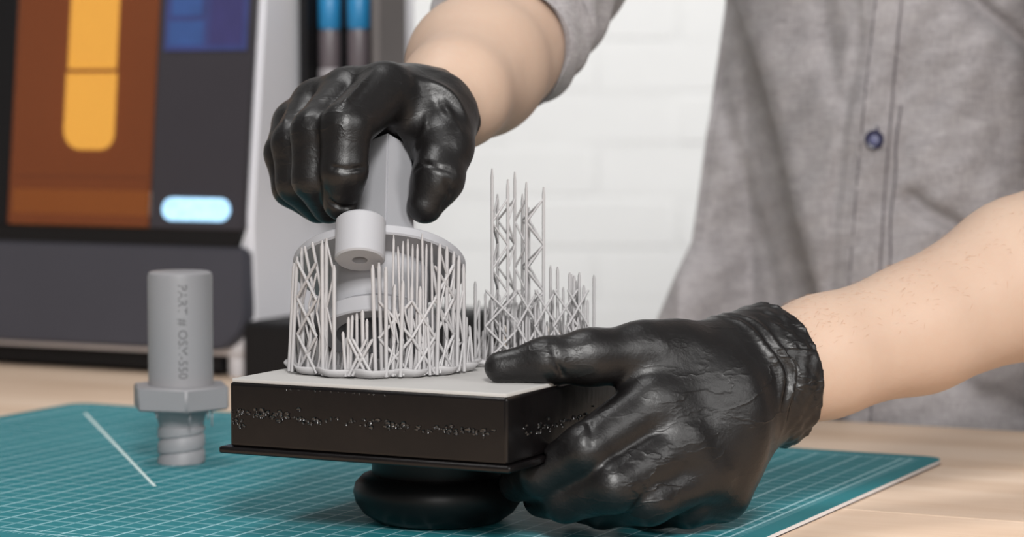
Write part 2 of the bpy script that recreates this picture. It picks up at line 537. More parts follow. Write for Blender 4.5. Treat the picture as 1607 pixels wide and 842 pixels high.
        for _ in range(relax):
            ac = np.zeros_like(V); ct = np.zeros(len(V))
            for k in range(3):
                ac[:, k] = np.bincount(E[:, 0], V[E[:, 1], k], len(V)) + np.bincount(E[:, 1], V[E[:, 0], k], len(V))
            ct = np.bincount(E[:, 0], minlength=len(V)) + np.bincount(E[:, 1], minlength=len(V))
            V = .5 * V + .5 * ac / ct[:, None]
        V = s.lo + V * s.h - np.array(origin)
        me = bpy.data.meshes.new(name)
        me.vertices.add(len(V)); me.vertices.foreach_set('co', (V * .001).astype(np.float32).ravel())
        me.loops.add(F.size); me.loops.foreach_set('vertex_index', F.astype(np.int32).ravel())
        me.polygons.add(len(F)); me.polygons.foreach_set('loop_start', np.arange(0, F.size, 4, dtype=np.int32))
        me.polygons.foreach_set('use_smooth', np.ones(len(F), bool))
        me.update(calc_edges=True); me.validate()
        return me

def ring(t, c, w, a):           # one raised band of a cuff
    return a * np.exp(-((t - c) / w) ** 2)

E1, E2 = np.array([CT, -ST, 0.]), np.array([ST, CT, 0.])     # right-and-nearer, back-and-right
UP = np.array([0, 0, 1.])
rnd = random.Random(5)

# ------------------------------------------------------------------ the room
fl = box('floor', None, M['floor'], -3000, 3000, -1500, 3700, -60, 0)
tag(fl, kind='structure')
WALL_Y = 3500
wall = bpy.data.objects.new('wall_back', box_mesh('wall_back', -2600, 2600, 0, 100, 0, 2600))
wall.data.materials.append(M['mortar'])
COL.objects.link(wall); wall.location = (0, WALL_Y * .001, 0)
tag(wall, kind='structure')
bl, bh, j = 215.0, 62.0, 9.0
bricks = []
for var in range(4):
    bricks.append(box_mesh('brick', -bl / 2, bl / 2, -.8, 6, -bh / 2, bh / 2, .7, 2))
    for v in bricks[-1].vertices:
        v.co += Vector((rnd.uniform(-1, 1), rnd.uniform(-.6, .6), rnd.uniform(-1, 1))) * 0.001
    bricks[-1].materials.append(M['white_paint'])
for row in range(17):
    for c in range(-6, 7):
        o = bpy.data.objects.new('brick', bricks[rnd.randrange(4)])
        COL.objects.link(o); o.parent = wall
        o.location = (((c + (.5 if row % 2 else 0)) * (bl + j)) * .001, rnd.uniform(-.5, .4) * .001, (430 + row * (bh + j)) * .001)
        o.rotation_euler = (0, rnd.uniform(-.004, .004), rnd.uniform(-.006, .006))

# ------------------------------------------------------------------ the workbench
# boards run along the mat's long side; local x along the boards, y across them
bench = empty('workbench', 0, 0, -3, -TH)
tag(bench, 'pale birch workbench of wide boards under the teal mat', 'workbench')
TB = 30.0
W_END = 120
def board(y0, y1, x0, x1, i, light):
    o = box('board', bench, mat_wood(i, light), x0, x1, y0 + .5, y1 - .5, -TB, 0, 1.0, 2)
    return o
for i in range(6):
    y1 = 1563 - 168 * i
    board(y1 - 168, y1, -1750, W_END, i, 1.0 if i < 2 else 1.08)
for i in range(3):
    y0 = 1563 + 168 * i
    board(y0, y0 + 168, -1750, -845, 10 + i, 1.0)
for x, y in ((60, 620), (60, 1490), (-1680, 620), (-1680, 2000), (-910, 2000)):
    box('leg', bench, M['wood_under'], x - 35, x + 35, y - 35, y + 35, -750, -TB, 2)

# ------------------------------------------------------------------ cutting mat
mc = np.array([247.0, 1447.4, 0]) - 300 * E1 - 225 * E2
mat = empty('cutting_mat', mc[0], mc[1], -3, -TH)
tag(mat, 'teal gridded self-healing cutting mat lying on the wooden bench', 'mat')
def rrect(hx, hy, r, n=8):
    p = []
    for cx, cy, a0 in ((hx - r, hy - r, 0), (-hx + r, hy - r, 90), (-hx + r, -hy + r, 180), (hx - r, -hy + r, 270)):
        for k in range(n + 1):
            a = math.radians(a0 + 90 * k / n); p.append((cx + r * math.cos(a), cy + r * math.sin(a)))
    return p
link('backing', prism('backing', rrect(299.6, 224.6, 12), 0, 0.8), mat, M['mat_back'])
tag(link('core', prism('core', rrect(300, 225, 12), 0.8, 2.6), mat, M['mat_core']), 'white core showing at the edge')
link('printed_surface', prism('printed_surface', rrect(300, 225, 12), 2.6, 3.0, .15, 1), mat, M['cutting'])
p0, p1 = at(133, 636, 1653), at(243, 766, 1339)
def mat_local(p):
    d = np.array([p[0], p[1], 0]) - mc
    return np.array([d @ E1, d @ E2])
q0, q1 = mat_local(p0), mat_local(p1)
nrm = np.array([-(q1 - q0)[1], (q1 - q0)[0]]); nrm = nrm / np.linalg.norm(nrm) * 0.9
pts = [q0 + nrm, q0 - nrm, q1 - nrm, q1 + nrm]
tag(link('angle_line', prism('angle_line', [tuple(p) for p in pts], 3.0, 3.06), mat, M['white_print']), 'white printed angle line')

# ------------------------------------------------------------------ build platform
B0 = np.array([-2.2, 1131.1, 0])
plat = empty('build_platform', B0[0], B0[1], 0, -TH)     # local: x from -145 to 0, y from 0 to 145
tag(plat, 'black wet resin build platform standing upside down on its round handle', 'build platform')
PL = 145.0
box('body', plat, M['wet_black'], -PL, 0, 0, PL, 41, 71.2, 1.6, 3)
tag(box('build_surface', plat, M['plate'], -PL + .8, -.8, .8, PL - .8, 71.2, 73.0, .5, 2), 'pale grey build surface')
tag(box('flange', plat, M['wet_black'], -PL - 5, 2.5, -2.5, PL + 3, 37.6, 41, 1.5, 3), 'thin projecting lower flange')
nk = link('handle_neck', lathe('handle_neck', [(30, 20), (32, 23), (32.3, 37.6)], 64), plat, M['black'])
nk.location = (-PL / 2 * .001, PL / 2 * .001, 0)
kn = link('handle_knob', lathe('handle_knob', [(25, 0), (31, 1.2), (36.5, 5), (40, 10), (41.2, 15), (40.2, 19), (37, 22.4), (33, 23.6), (28, 23.8)], 72), plat, M['black'])
kn.location = nk.location
# ragged line of half-cured resin along the sides
def residue():
    v, f = [], []
    def blob(c, rx, ry, rz):
        b = len(v); n = 6
        for i in range(1, 4):
            ph = math.pi * i / 4
            for k in range(n):
                a = 2 * math.pi * k / n
                m = rnd.uniform(.6, 1.3)
                v.append((c[0] + rx * m * math.sin(ph) * math.cos(a), c[1] + ry * math.sin(ph) * math.sin(a), c[2] + rz * m * math.cos(ph)))
        for i in range(2):
            for k in range(n):
                l = (k + 1) % n
                f.append((b + i * n + k, b + i * n + l, b + (i + 1) * n + l, b + (i + 1) * n + k))
        f.append(tuple(range(b, b + n))); f.append(tuple(reversed(range(b + 2 * n, b + 3 * n))))
    for k in range(120):
        t = rnd.random()
        blob((-PL + 4 + t * (PL - 8), -.2, 55.5 + rnd.gauss(0, 1.1) + (2 * (1 - t) ** 4)), rnd.uniform(.5, 1.9), rnd.uniform(.4, 1.1), rnd.uniform(.4, 1.4))
    for k in range(26):
        blob((-PL + rnd.uniform(1, 8), -.2, 55 + rnd.uniform(-5, 4)), rnd.uniform(.3, .9), .5, rnd.uniform(.3, .9))
    for k in range(45):
        blob((.1, rnd.uniform(15, 120), 54 + rnd.gauss(0, 1.3)), rnd.uniform(.4, 1), rnd.uniform(.5, 1.9), rnd.uniform(.4, 1.2))
    for k in range(14):
        blob((-PL + 30 + k * 4 + rnd.uniform(-1, 1), -.05, 69.3), rnd.uniform(.4, 1.2), .35, rnd.uniform(.3, .9))
    return mesh_from('resin_residue', v, f, True)
tag(link('resin_residue', residue(), plat, M['residue']), 'ragged line of half-cured resin along the sides', kind='stuff')

# ------------------------------------------------------------------ supports
def strut_mesh():
    n = 7; v, f = [], []
    for z, r in ((0, 1.0), (.955, 1.0), (1.0, .45)):
        for k in range(n):
            a = 2 * math.pi * k / n; v.append((r * math.cos(a), r * math.sin(a), z))
    for i in range(2):
        for k in range(n):
            l = (k + 1) % n; f.append((i * n + k, i * n + l, (i + 1) * n + l, (i + 1) * n + k))
    f.append(tuple(reversed(range(n)))); f.append(tuple(range(2 * n, 3 * n)))
    me = bpy.data.meshes.new('strut'); me.from_pydata(v, [], f); me.update()
    me.polygons.foreach_set('use_smooth', [True] * len(f)); me.materials.append(M['support'])
    return me
STRUT = strut_mesh()
def strut(name, root, org, a, b, r):
    a, b = np.array(a, float), np.array(b, float)
    e = clear_end(a, b)
    if e is None or (name == 'brace' and np.linalg.norm(e - b) > .1): return
    d = Vector(e - a); L = d.length
    if L < 2: return
    o = bpy.data.objects.new(name, STRUT)
    COL.objects.link(o); o.parent = root
    o.location = Vector(a - org) * .001
    o.rotation_euler = d.to_track_quat('Z', 'Y').to_euler()
    o.scale = (r * .001, r * .001, L * .001)

TILT = math.radians(30)
PC = np.array([-64.5, 1243.0, 0]); PC[2] = at(592, 412, 1243)[2]
CAPM = Matrix.Rotation(-TILT, 3, 'X')
CAPI = np.array(CAPM.transposed())
def in_cap(p, m=1.0):
    q = CAPI @ (np.array(p, float) - PC); r = math.hypot(q[0], q[1])
    if -5.2 - m < q[2] < .6 + m and r < 42 + m: return True
    if -39 - m < q[2] < 0 and r < (28.2 if q[2] < -30 + m else 24) + m: return True
    return -20 - m < q[2] < 2 and math.hypot(q[0] + 6.8, q[1] + 43) < 11.8 + m
def clear_end(a, b):
    """the last point from a towards b that stays clear of the lifted part"""
    a, b = np.array(a, float), np.array(b, float); n = max(2, int(np.linalg.norm(b - a) / .8))
    if in_cap(a): return None
    for i in range(1, n + 1):
        if in_cap(a + (b - a) * i / n): return a + (b - a) * (i - 1) / n
    return b
ZP = 73.0
RC = np.array([-63.5, 1236.0, ZP])
RR = 44.0
sup = empty('support_cage', *RC)
tag(sup, 'round cage of pale grey resin supports under the lifted part', 'support structure')
def scallop(name, R, z0, z1, lobes, amp, ph, thick=1.0):
    n = 160; v, f = [], []
    def rad(a): return R + amp * (abs(math.sin(lobes * a / 2 + ph)) - .5) + 1.1 * math.sin(3 * a + 1)
    rows = [(-4.0, z0 + .02), (-1.2, z0 + .9), (1.0, z1), (0.4, z1 + .7), (-3.2, z0 + 1.7), (-9, z0 + 1.4)]
    for dr, z in rows:
        for k in range(n):
            a = 2 * math.pi * k / n; r = rad(a) + dr
            lift = .8 * max(0, math.sin(lobes * a + 2 * ph)) if dr > -3 else 0
            v.append((r * math.cos(a), r * math.sin(a), z + lift))
    m = len(rows)
    for i in range(m - 1):
        for k in range(n):
            l = (k + 1) % n; f.append((i * n + k, i * n + l, (i + 1) * n + l, (i + 1) * n + k))
    f.append(tuple(reversed(range(n)))); f.append(tuple(range((m - 1) * n, m * n)))
    return mesh_from(name, v, f, True)
tag(link('raft', scallop('raft', 45.2, 0, 3.6, 14, 4.6, .4), sup, M['support']), 'scalloped thin raft with curled rim')

def ring_at(px, R, front=True):
    """the point of the ring of radius R that shows in column px"""
    k = (px - 803.5) / FPX; D = RC[1]
    for _ in range(30):
        x = k * D; dx = x - RC[0]
        dx = max(-R, min(R, dx))
        D = RC[1] + (-1 if front else 1) * math.sqrt(max(R * R - dx * dx, 0))
    return np.array([RC[0] + dx, D, ZP])
def top_z(py, D): return at(803.5, py, D)[2]

front = [(461, 412), (466, 402), (473, 388), (484, 386), (496, 380), (505, 377), (512, 373), (524, 370),
         (537, 520), (546, 497), (552, 494), (559, 491), (568, 486), (575, 500), (584, 415), (594, 409), (605, 418), (619, 446), (632, 440),
         (646, 446), (659, 449), (670, 497), (682, 410), (690, 382), (701, 386), (712, 394), (720, 401), (727, 414)]
posts = []
for px, py in front:
    p = ring_at(px, RR + rnd.uniform(-2.5, 1.5))
    zt = top_z(py, p[1])
    posts.append((p, zt, px))
n_brace = 0
for p, zt, px in posts:
    foot = p + np.array([rnd.uniform(-1.5, 1.5), rnd.uniform(-1, 1), 1.0])
    if px < 470: foot[0] -= 2.0
    knee = None
    if 480 < px < 500 or 675 < px < 685:
        knee = np.array([p[0] + (2.5 if px < 600 else 2), p[1], ZP + (zt - ZP) * .62])
    if knee is not None:
        strut('support_post', sup, RC, foot, knee, .9); strut('support_post', sup, RC, knee, (p[0] - (2 if px < 600 else 1.6), p[1] + 1, zt), .8)
    else:
        strut('support_post', sup, RC, foot, (p[0], p[1], zt), .98 if zt > 105 else .8)
def zigzag(root, org, a, za, b, zb, pitch, r, z0=ZP + 1.5, cross=False):
    global n_brace
    z = z0; s = 0; top = min(za, zb) - 2
    while z + pitch < top + pitch * .3 and n_brace < 292:
        lo, hi = (a, b) if s == 0 else (b, a)
        strut('brace', root, org, (lo[0], lo[1], z), (hi[0], hi[1], min(z + pitch, top)), r); n_brace += 1
        if cross:
            strut('brace', root, org, (hi[0], hi[1], z), (lo[0], lo[1], min(z + pitch, top)), r); n_brace += 1
        z += pitch; s = 1 - s
for i in range(len(posts) - 1):
    a, b = posts[i], posts[i + 1]
    w = abs(a[2] - b[2])
    if w > 6 and i not in (7, 10, 11, 14, 15, 19, 20, 22):
        zigzag(sup, RC, a[0], a[1] - (0 if w > 9 else 14), b[0], b[1], 11 + w * .4, .58)
for i, j in ((1, 4), (15, 19), (19, 22), (22, 25), (9, 13), (10, 14)):
    a, b = posts[i], posts[j]
    zigzag(sup, RC, a[0] - [0, 1.6, 0], a[1], b[0] - [0, 1.6, 0], b[1], 17.5, .8, cross=True)
inner = []
for k in range(9):                                       # fine posts further in, the pale curtain on the right
    px = 617 + k * 7.5 + rnd.uniform(-1, 1)
    p = ring_at(px, 41.5 + rnd.uniform(-1.5, 1.5))
    zt = top_z(rnd.uniform(376, 390) if k % 3 else rnd.uniform(366, 376), p[1])
    inner.append((p, zt, px))
    strut('support_post', sup, RC, p + np.array([rnd.uniform(-2, 2), 0, 1]), (p[0], p[1], zt), .62)
for k in range(22):                                      # the far side of the ring
    a = math.pi * (-.08 + 1.16 * k / 21)
    p = RC + np.array([(RR - 1) * math.cos(a), (RR - 1) * math.sin(a), 0])
    zt = ZP + rnd.uniform(10, 22) + (14 if k % 5 == 0 else 0)
    inner.append((p, zt, 0))
    strut('support_post', sup, RC, p + np.array([rnd.uniform(-2, 2), rnd.uniform(-2, 2), 1]), (p[0], p[1], zt), .8)
for k in range(16):
    a = rnd.uniform(0, 2 * math.pi); r = rnd.uniform(12, 34)
    p = RC + np.array([r * math.cos(a), r * math.sin(a), 0])
    strut('support_post', sup, RC, p + np.array([0, 0, 1]), (p[0] + rnd.uniform(-3, 3), p[1], ZP + rnd.uniform(10, 24)), .7)
for i in range(0, len(inner) - 1):
    a, b = inner[i], inner[i + 1]
    zigzag(sup, RC, a[0], min(a[1], ZP + 30), b[0], min(b[1], ZP + 30), 15, .5)

# the second support structure, with its lattice tower
TC = np.array([18.0, 1262.0, ZP])
n_brace = 0
tow = empty('support_tower', *TC)
tag(tow, 'tall lattice tower of thin resin supports rising from a low thicket', 'support structure')
raft2 = []
for k in range(60):
    a = 2 * math.pi * k / 60
    raft2.append((32 * math.cos(a) * (1 + .06 * math.sin(7 * a)), 17 * math.sin(a) * (1 + .08 * math.sin(9 * a))))
o = link('raft', prism('raft', raft2, 0, 1.6, .4, 1), tow, M['support']); o.rotation_euler = (0, 0, -TH * .5)
tail = [at(706, 583, 1215), at(722, 578, 1222), at(736, 570, 1235), at(752, 566, 1243), at(768, 571, 1243), at(790, 572, 1245)]
tail = [(p[0] - RC[0], p[1] - RC[1], 1.4 + (1.5 if 1 < i < 4 else .4)) for i, p in enumerate(tail)]
link('raft_tail', tube('raft_tail', tail, 1.5, 8), sup, M['support'])
def tpost(px, py, D, r=.8):
    x = at(px, 560, D)[0]
    zt = top_z(py, D)
    strut('support_post', tow, TC, (x, D, ZP + 1), (x, D, zt), r)
    return (np.array([x, D, ZP]), zt, px)
tp = [tpost(772.5, 264, 1252), tpost(797, 281, 1256), tpost(808, 269, 1262, .8), tpost(826, 285, 1256), tpost(853, 293, 1258),
      tpost(781, 304, 1272), tpost(820, 304, 1275), tpost(830, 325, 1275)]
for i, j_ in ((0, 1), (1, 2), (2, 3), (3, 4), (5, 2), (6, 4), (0, 5), (7, 4)):
    zigzag(tow, TC, tp[i][0], tp[i][1], tp[j_][0], tp[j_][1], 11.5, .55)
low = []
for px, py in ((746, 441), (752, 470), (762, 458), (769, 470), (784, 462), (790, 480), (803, 470), (815, 478), (836, 470), (845, 458), (864, 416), (868, 455),
               (875, 418), (884, 450), (894, 427), (897, 430), (901, 432), (905, 440), (909, 427), (916, 447), (922, 470), (932, 431)):
    D = 1262 + rnd.uniform(-9, 9) if px > 760 else 1255 + rnd.uniform(0, 8)
    low.append(tpost(px, py, D, .8 if py < 450 else .65))
for k in range(46):
    px = rnd.uniform(748, 930); low.append(tpost(px, rnd.uniform(468, 520), 1262 + rnd.uniform(-12, 14), .6))
low.sort(key=lambda t: t[2])
for i in range(len(low) - 2):
    zigzag(tow, TC, low[i][0], low[i][1], low[i + 1][0], low[i + 1][1], 9, .5)
    if i % 2 == 0: zigzag(tow, TC, low[i][0], low[i][1], low[i + 2][0], low[i + 2][1], 13, .55)
for i, j_ in ((5, 20), (18, 32), (30, 45), (42, 58), (50, 66)):
    a, b = low[i], low[min(j_, len(low) - 1)]
    zigzag(tow, TC, (a[0][0], 1250, 0), ZP + 40, (b[0][0], 1252, 0), ZP + 40, 18, .65, cross=True)

# ------------------------------------------------------------------ the lifted part, tilted away
cap = empty('printed_cap', *PC)
cap.rotation_euler = (-TILT, 0, 0)
tag(cap, 'grey printed cap with square stem and side boss, lifted off the round cage', 'printed part')
link('flange', lathe('flange', [(28, -5.2), (41.2, -5.2), (42, -4.4), (42, -.8), (41.2, 0), (12, .6)], 96), cap, M['resin'])
sk = [(20, -5), (20, -38.8), (27.5, -38.8), (28.2, -38), (28.2, -31), (27, -30), (24, -28), (24, -5)]
link('hollow_skirt', lathe('hollow_skirt', sk, 80, False), cap, M['resin'])
link('skirt_top', lathe('skirt_top', [(20.5, -9), (20.5, -5)], 60), cap, M['resin'])
bx_, by_ = -6.8, -43.0
bs = link('boss', lathe('boss', [(3.6, -12), (3.6, -20), (11, -20), (11.8, -19.2), (11.8, .2), (10.6, 1.4), (.5, 1.4)], 56, False), cap, M['resin'])
bs.location = (bx_ * .001, by_ * .001, 0)
bc = link('bore_shade', lathe('bore_shade', [(3.7, -12.4), (3.7, -12)], 24), cap, M['dark_gap']); bc.location = bs.location  # black disc stands in for the shade deep in the hole
STEM_R = math.radians(-38)
STX, STY = 2.0, -6.0
def stem():
    bm = bmesh.new()
    v = []
    for z, w in ((-.5, 11.2), (62, 9.2)):
        for sx, sy in ((-1, -1), (1, -1), (1, 1), (-1, 1)):
            x, y = sx * w, sy * w
            v.append(bm.verts.new(((x * math.cos(STEM_R) - y * math.sin(STEM_R)) * .001, (x * math.sin(STEM_R) + y * math.cos(STEM_R)) * .001, z * .001)))
    for q in ((3, 2, 1, 0), (4, 5, 6, 7), (0, 1, 5, 4), (1, 2, 6, 5), (2, 3, 7, 6), (3, 0, 4, 7)):
        bm.faces.new([v[i] for i in q])
    bmesh.ops.bevel(bm, geom=list(bm.edges), offset=.0007, segments=2, affect='EDGES')
    me = bpy.data.meshes.new('stem'); bm.to_mesh(me); bm.free()
    return auto_smooth(me)
stm = link('stem', stem(), cap, M['resin']); stm.location = (STX * .001, STY * .001, 0)
# world frame of the cap, for the fingers to close on
def cap_w(x, y, z): return PC + np.array(CAPM @ Vector((x, y, z)))
STEM_AX = [np.array(CAPM @ Vector((math.cos(STEM_R), math.sin(STEM_R), 0))), np.array(CAPM @ Vector((-math.sin(STEM_R), math.cos(STEM_R), 0))), np.array(CAPM @ Vector((0, 0, 1)))]

# ------------------------------------------------------------------ threaded plug standing on the mat
TP = at(285, 728, 1427)
plug = empty('threaded_plug', TP[0], TP[1], 0)
tag(plug, 'grey printed plug with hex collar and screw thread standing on the mat', 'printed part')
link('barrel', lathe('barrel', [(18.1, 43), (18.1, 104.5), (17.6, 106.6), (16.2, 107.6), (10, 107.9), (.4, 107.7)], 80), plug, M['resin_part'])
hexp = [(29 * math.cos(math.radians(-77 + 60 * k)), 29 * math.sin(math.radians(-77 + 60 * k))) for k in range(6)]
link('hex_collar', prism('hex_collar', hexp, 31, 44, .9, 2), plug, M['resin_part'])
link('neck', lathe('neck', [(12.0, 18.5), (12.6, 22), (14, 27), (17.5, 31.2)], 64), plug, M['resin_part'])
def thread():
    n, turns, pitch = 64, 2.05, 8.6
    v, f = [], []
    prof = [(0, .1), (.5, .1), (.9, 1.1), (2, 1.35), (6.4, 1.1), (pitch, .1)]
    N = int(n * (20.6 / pitch + 1)); m = len(prof)
    for i in range(N):
        a = 2 * math.pi * i / n; zb = -pitch + pitch * i / n
        for dz, dr in prof:
            z = min(max(zb + dz, 0), 20.6)
            v.append(((12 + dr) * math.cos(a), (12 + dr) * math.sin(a), z))
    for i in range(N - 1):
        for k in range(m - 1):
            f.append((i * m + k, (i + 1) * m + k, (i + 1) * m + k + 1, i * m + k + 1))
    me = mesh_from('screw_thread', v, f)
    return auto_smooth(me, 30)
link('screw_thread', thread(), plug, M['resin_part'])
link('shaft', lathe('shaft', [(11.2, 0), (12.1, .8), (12.1, 20)], 48), plug, M['resin_part'])
for ang, L in ((-70, 7), (-40, 5), (-32, 9), (-120, 4)):
    a = math.radians(ang)
    x, y = 22 * math.cos(a), 22 * math.sin(a)
    link('resin_drip', tube('resin_drip', [(x, y, 31.5), (x, y, 31 - L)], .5, 6), plug, M['resin_part'])
def plug_text():
    cu = bpy.data.curves.new('engraved_text', 'FONT')
    cu.body = 'PART # OSM-550'; cu.size = 7.2; cu.extrude = 0; cu.space_character = 1.02
    cu.align_x = 'CENTER'; cu.resolution_u = 3
    o = bpy.data.objects.new('engraved_text', cu); COL.objects.link(o)
    bpy.context.view_layer.update()
    me = bpy.data.meshes.new_from_object(o.evaluated_get(bpy.context.evaluated_depsgraph_get()))
    bpy.data.objects.remove(o); bpy.data.curves.remove(cu)
    bm = bmesh.new(); bm.from_mesh(me)
    xs = [v.co.x for v in bm.verts]; k = 52.0 / (max(xs) - min(xs)); cx = (max(xs) + min(xs)) / 2
    for v in bm.verts:
        along, up = (v.co.x - cx) * k, v.co.y - 2.6
        a = math.radians(-90 + 12) + up / 18.1
        v.co = Vector((18.16 * math.cos(a), 18.16 * math.sin(a), 75.0 - along)) * .001
    bm.to_mesh(me); bm.free(); me.name = 'engraved_text'
    return me
tag(link('engraved_text', plug_text(), plug, M['engraving_shade']), 'part number lettering running down the barrel, its shade put into a dark colour')

# ------------------------------------------------------------------ printer behind
PO = np.array([-190.7, 1872.0, -3])
prn = empty('resin_printer', *PO, -TH)      # local: x from -305 (left) to 0, y from 0 back
tag(prn, 'grey desktop resin printer with amber cover and dark lower front', '3D printer')
LEAN = math.tan(math.radians(6.0))
H = 520.0
def xz_prism(name, pts, y0, y1, bevel=0, seg=2, lean0=None):
    """outline in x, z; extruded in y; above lean0 the faces lean back"""
    me = prism(name, pts, 0, 1, 0)
    bm = bmesh.new(); bm.from_mesh(me)
    for v in bm.verts:
        x, z, t = v.co.x, v.co.y, v.co.z * 1000
        sh = max(0, z * 1000 - lean0) * LEAN * .001 if lean0 is not None else 0
        v.co = Vector((x, (y0 + (y1 - y0) * t) * .001 + sh, z))
    bmesh.ops.recalc_face_normals(bm, faces=bm.faces)
    if bevel:
        bmesh.ops.bevel(bm, geom=[e for e in bm.edges], offset=bevel * .001, segments=seg, affect='EDGES')
    bm.to_mesh(me); bm.free()
    return auto_smooth(me, 35, True)
# silver shell: outline seen from the right, extruded across
def shell():
    side = [(6, 16), (2, 70), (0, 110), (0, 118), ((H - 118) * LEAN + 4, H - 8), ((H - 118) * LEAN + 14, H), (240, H), (255, H - 20), (255, 60), (240, 16)]
    bm = bmesh.new()
    xs = [-308, 0]
    rows = [[bm.verts.new((x * .001, y * .001, z * .001)) for y, z in side] for x in xs]
    n = len(side)
    bm.faces.new(rows[0]); bm.faces.new(rows[1][::-1])
    for i in range(n):
        bm.faces.new((rows[0][i], rows[1][i], rows[1][(i + 1) % n], rows[0][(i + 1) % n]))
    bmesh.ops.recalc_face_normals(bm, faces=bm.faces)
    bmesh.ops.bevel(bm, geom=list(bm.edges), offset=.003, segments=2, affect='EDGES')
    me = bpy.data.meshes.new('shell'); bm.to_mesh(me); bm.free()
    return auto_smooth(me, 35, True)
tag(link('shell', shell(), prn, M['silver']), 'silver grey outer shell')
def arc(cx, cz, r, a0, a1, n=8):
    return [(cx + r * math.cos(math.radians(a0 + (a1 - a0) * k / n)), cz + r * math.sin(math.radians(a0 + (a1 - a0) * k / n))) for k in range(n + 1)]
fas = arc(-34, 52, 32, -75, 0) + arc(-8, 92, 6, 0, 90, 4) + [(-306, 98), (-306, 20)]
tag(link('lower_fascia', xz_prism('lower_fascia', fas, -6, 20, 2.0), prn, M['fascia']), 'charcoal lower front with rounded corner')
tag(link('front_gap', xz_prism('front_gap', [(-306, 98), (-10, 98), (-5, 110), (-306, 110)], -5, 20), prn, M['dark_gap']), 'black gap above the lower front')
def lean_box(name, mat, x0, x1, z0, z1, y0, y1, bevel=0.0):
    return link(name, xz_prism(name, [(x0, z0), (x1, z0), (x1, z1), (x0, z1)], y0, y1, bevel, 2, 110), prn, mat)
lean_box('control_panel', M['panel_dark'], -86, -4, 110, H - 12, -6, 12, 1.0)
lean_box('left_frame', M['dark_gap'], -306, -216, 110, H - 12, -6, 12, 1.0)
lean_box('top_frame', M['panel_dark'], -216, -86, H - 40, H - 12, -6, 12, 1.0)
# lit chamber behind the amber cover
lean_box('chamber_back', M['chamber'], -216, -86, 110, H - 40, -.6, .4)
lean_box('cover', M['amber'], -215.5, -86.5, 111, H - 41, -7, -4.5, .6)
w0 = -171; 
win = [(-172, 300), (-172, 190)] + arc(-152, 186, 20, 180, 270, 6) + arc(-137, 178, 12, 270, 360, 6) + [(-125, 300)]
win = [(-171, 226), (-171, 190)] + arc(-155, 184, 16, 180, 270, 6) + arc(-137, 180, 12, 270, 360, 6) + [(-125, 226)]
link('lit_window', xz_prism('lit_window', win, -1.6, -.6, 0, 2, 110), prn, M['lamp_strip'])
win2 = [(-170, 229), (-126, 229), (-126, 460), (-170, 460)]
link('lit_window', xz_prism('lit_window', win2, -1.6, -.6, 0, 2, 110), prn, M['lamp_strip'])
lean_box('resin_tank_rail', M['dark_gap'], -214, -90, 146, 149, -2.0, -.6)
bad = arc(-66, 125, 8.5, 90, 270) + arc(-24, 125, 8.5, -90, 90)
tag(link('badge', xz_prism('badge', bad, -7.6, -5.6, .3, 2, 110), prn, M['badge']), 'glowing pale blue badge strip')
scr = link('screen', xz_prism('screen', [(-80, 242), (-8, 242), (-8, 330), (-80, 330)], -7, -5.6, 0, 2, 110), prn, M['screen'])
for x0, x1, z0, z1, m in ((-76, -46, 246, 264, 'screen_tile'), (-74, -48, 268, 285, 'screen_tile'), (-40, -12, 246, 285, 'screen_tile_b'), (-76, -12, 292, 324, 'screen_tile')):
    c = link('screen_tile', xz_prism('screen_tile', [(x0, z0), (x1, z0), (x1, z1), (x0, z1)], -7.6, -6.9, 0, 2, 110), scr, M[m])
box('under_block', prn, M['dark_gap'], -300, -34, 10, 235, 3, 15.5, 1)  # added black block that deepens the shade beneath the printer
for x in (-22, -290):
    for y in (22, 225):
        f_ = link('foot', lathe('foot', [(10, 0), (11, 2), (11, 17)], 24), prn, M['silver']); f_.location = (x * .001, y * .001, 0)

# black tool stand beside the printer, with two bottles
LF = np.array([-196.0, 1846.0, -3])
std = empty('tool_stand', *LF, -TH)         # local x to the right, y back
tag(std, 'black tool stand with low base and bottle shelf beside the printer', 'stand')
box('base', std, M['dark_gap'], 0, 118, 0, 190, 0, 46, 6, 3)
box('side_panel', std, M['dark_gap'], 0, 7, 83, 125, 132, 400, 1.5)
box('side_panel', std, M['grey_panel'], 63, 69, 83, 125, 46, 400, 1.5)
box('back_panel', std, M['dark_gap'], 7, 63, 119, 125, 132, 400, 1)
box('front_divider', std, M['grey_panel'], 55, 63, 95, 119, 132, 400, 1)
box('shelf', std, M['dark_gap'], 7, 63, 84, 119, 205, 211, 1)
box('lower_shelf', std, M['dark_gap'], 7, 63, 84, 119, 132, 138, 1)
for k, (x, y) in enumerate(((16.5, 101), (41.5, 101))):
    p = LF + E1 * x + E2 * y
    b = empty('bottle', p[0], p[1], LF[2] + 211)
    tag(b, 'grey bottle with blue top on the stand, ' + ('nearer the printer' if k == 0 else 'farther from the printer'), 'bottle', 'bottles on the black stand')
    tag(link('foot', lathe('foot', [(8, 0), (8.6, 1), (8.6, 16), (7.8, 18)], 32), b, M['bottle_base']), 'paler grey foot')
    link('body', lathe('body', [(7.6, 17), (8.2, 20), (8.2, 44), (7.4, 48)], 32), b, M['bottle'])
    tag(link('cap', lathe('cap', [(7.4, 47), (8.6, 49), (8.6, 70), (7.4, 73)], 32), b, M['blue_cap']), 'bright blue cap')

# ------------------------------------------------------------------ person
def J(px, py, D): return at(px, py, D)

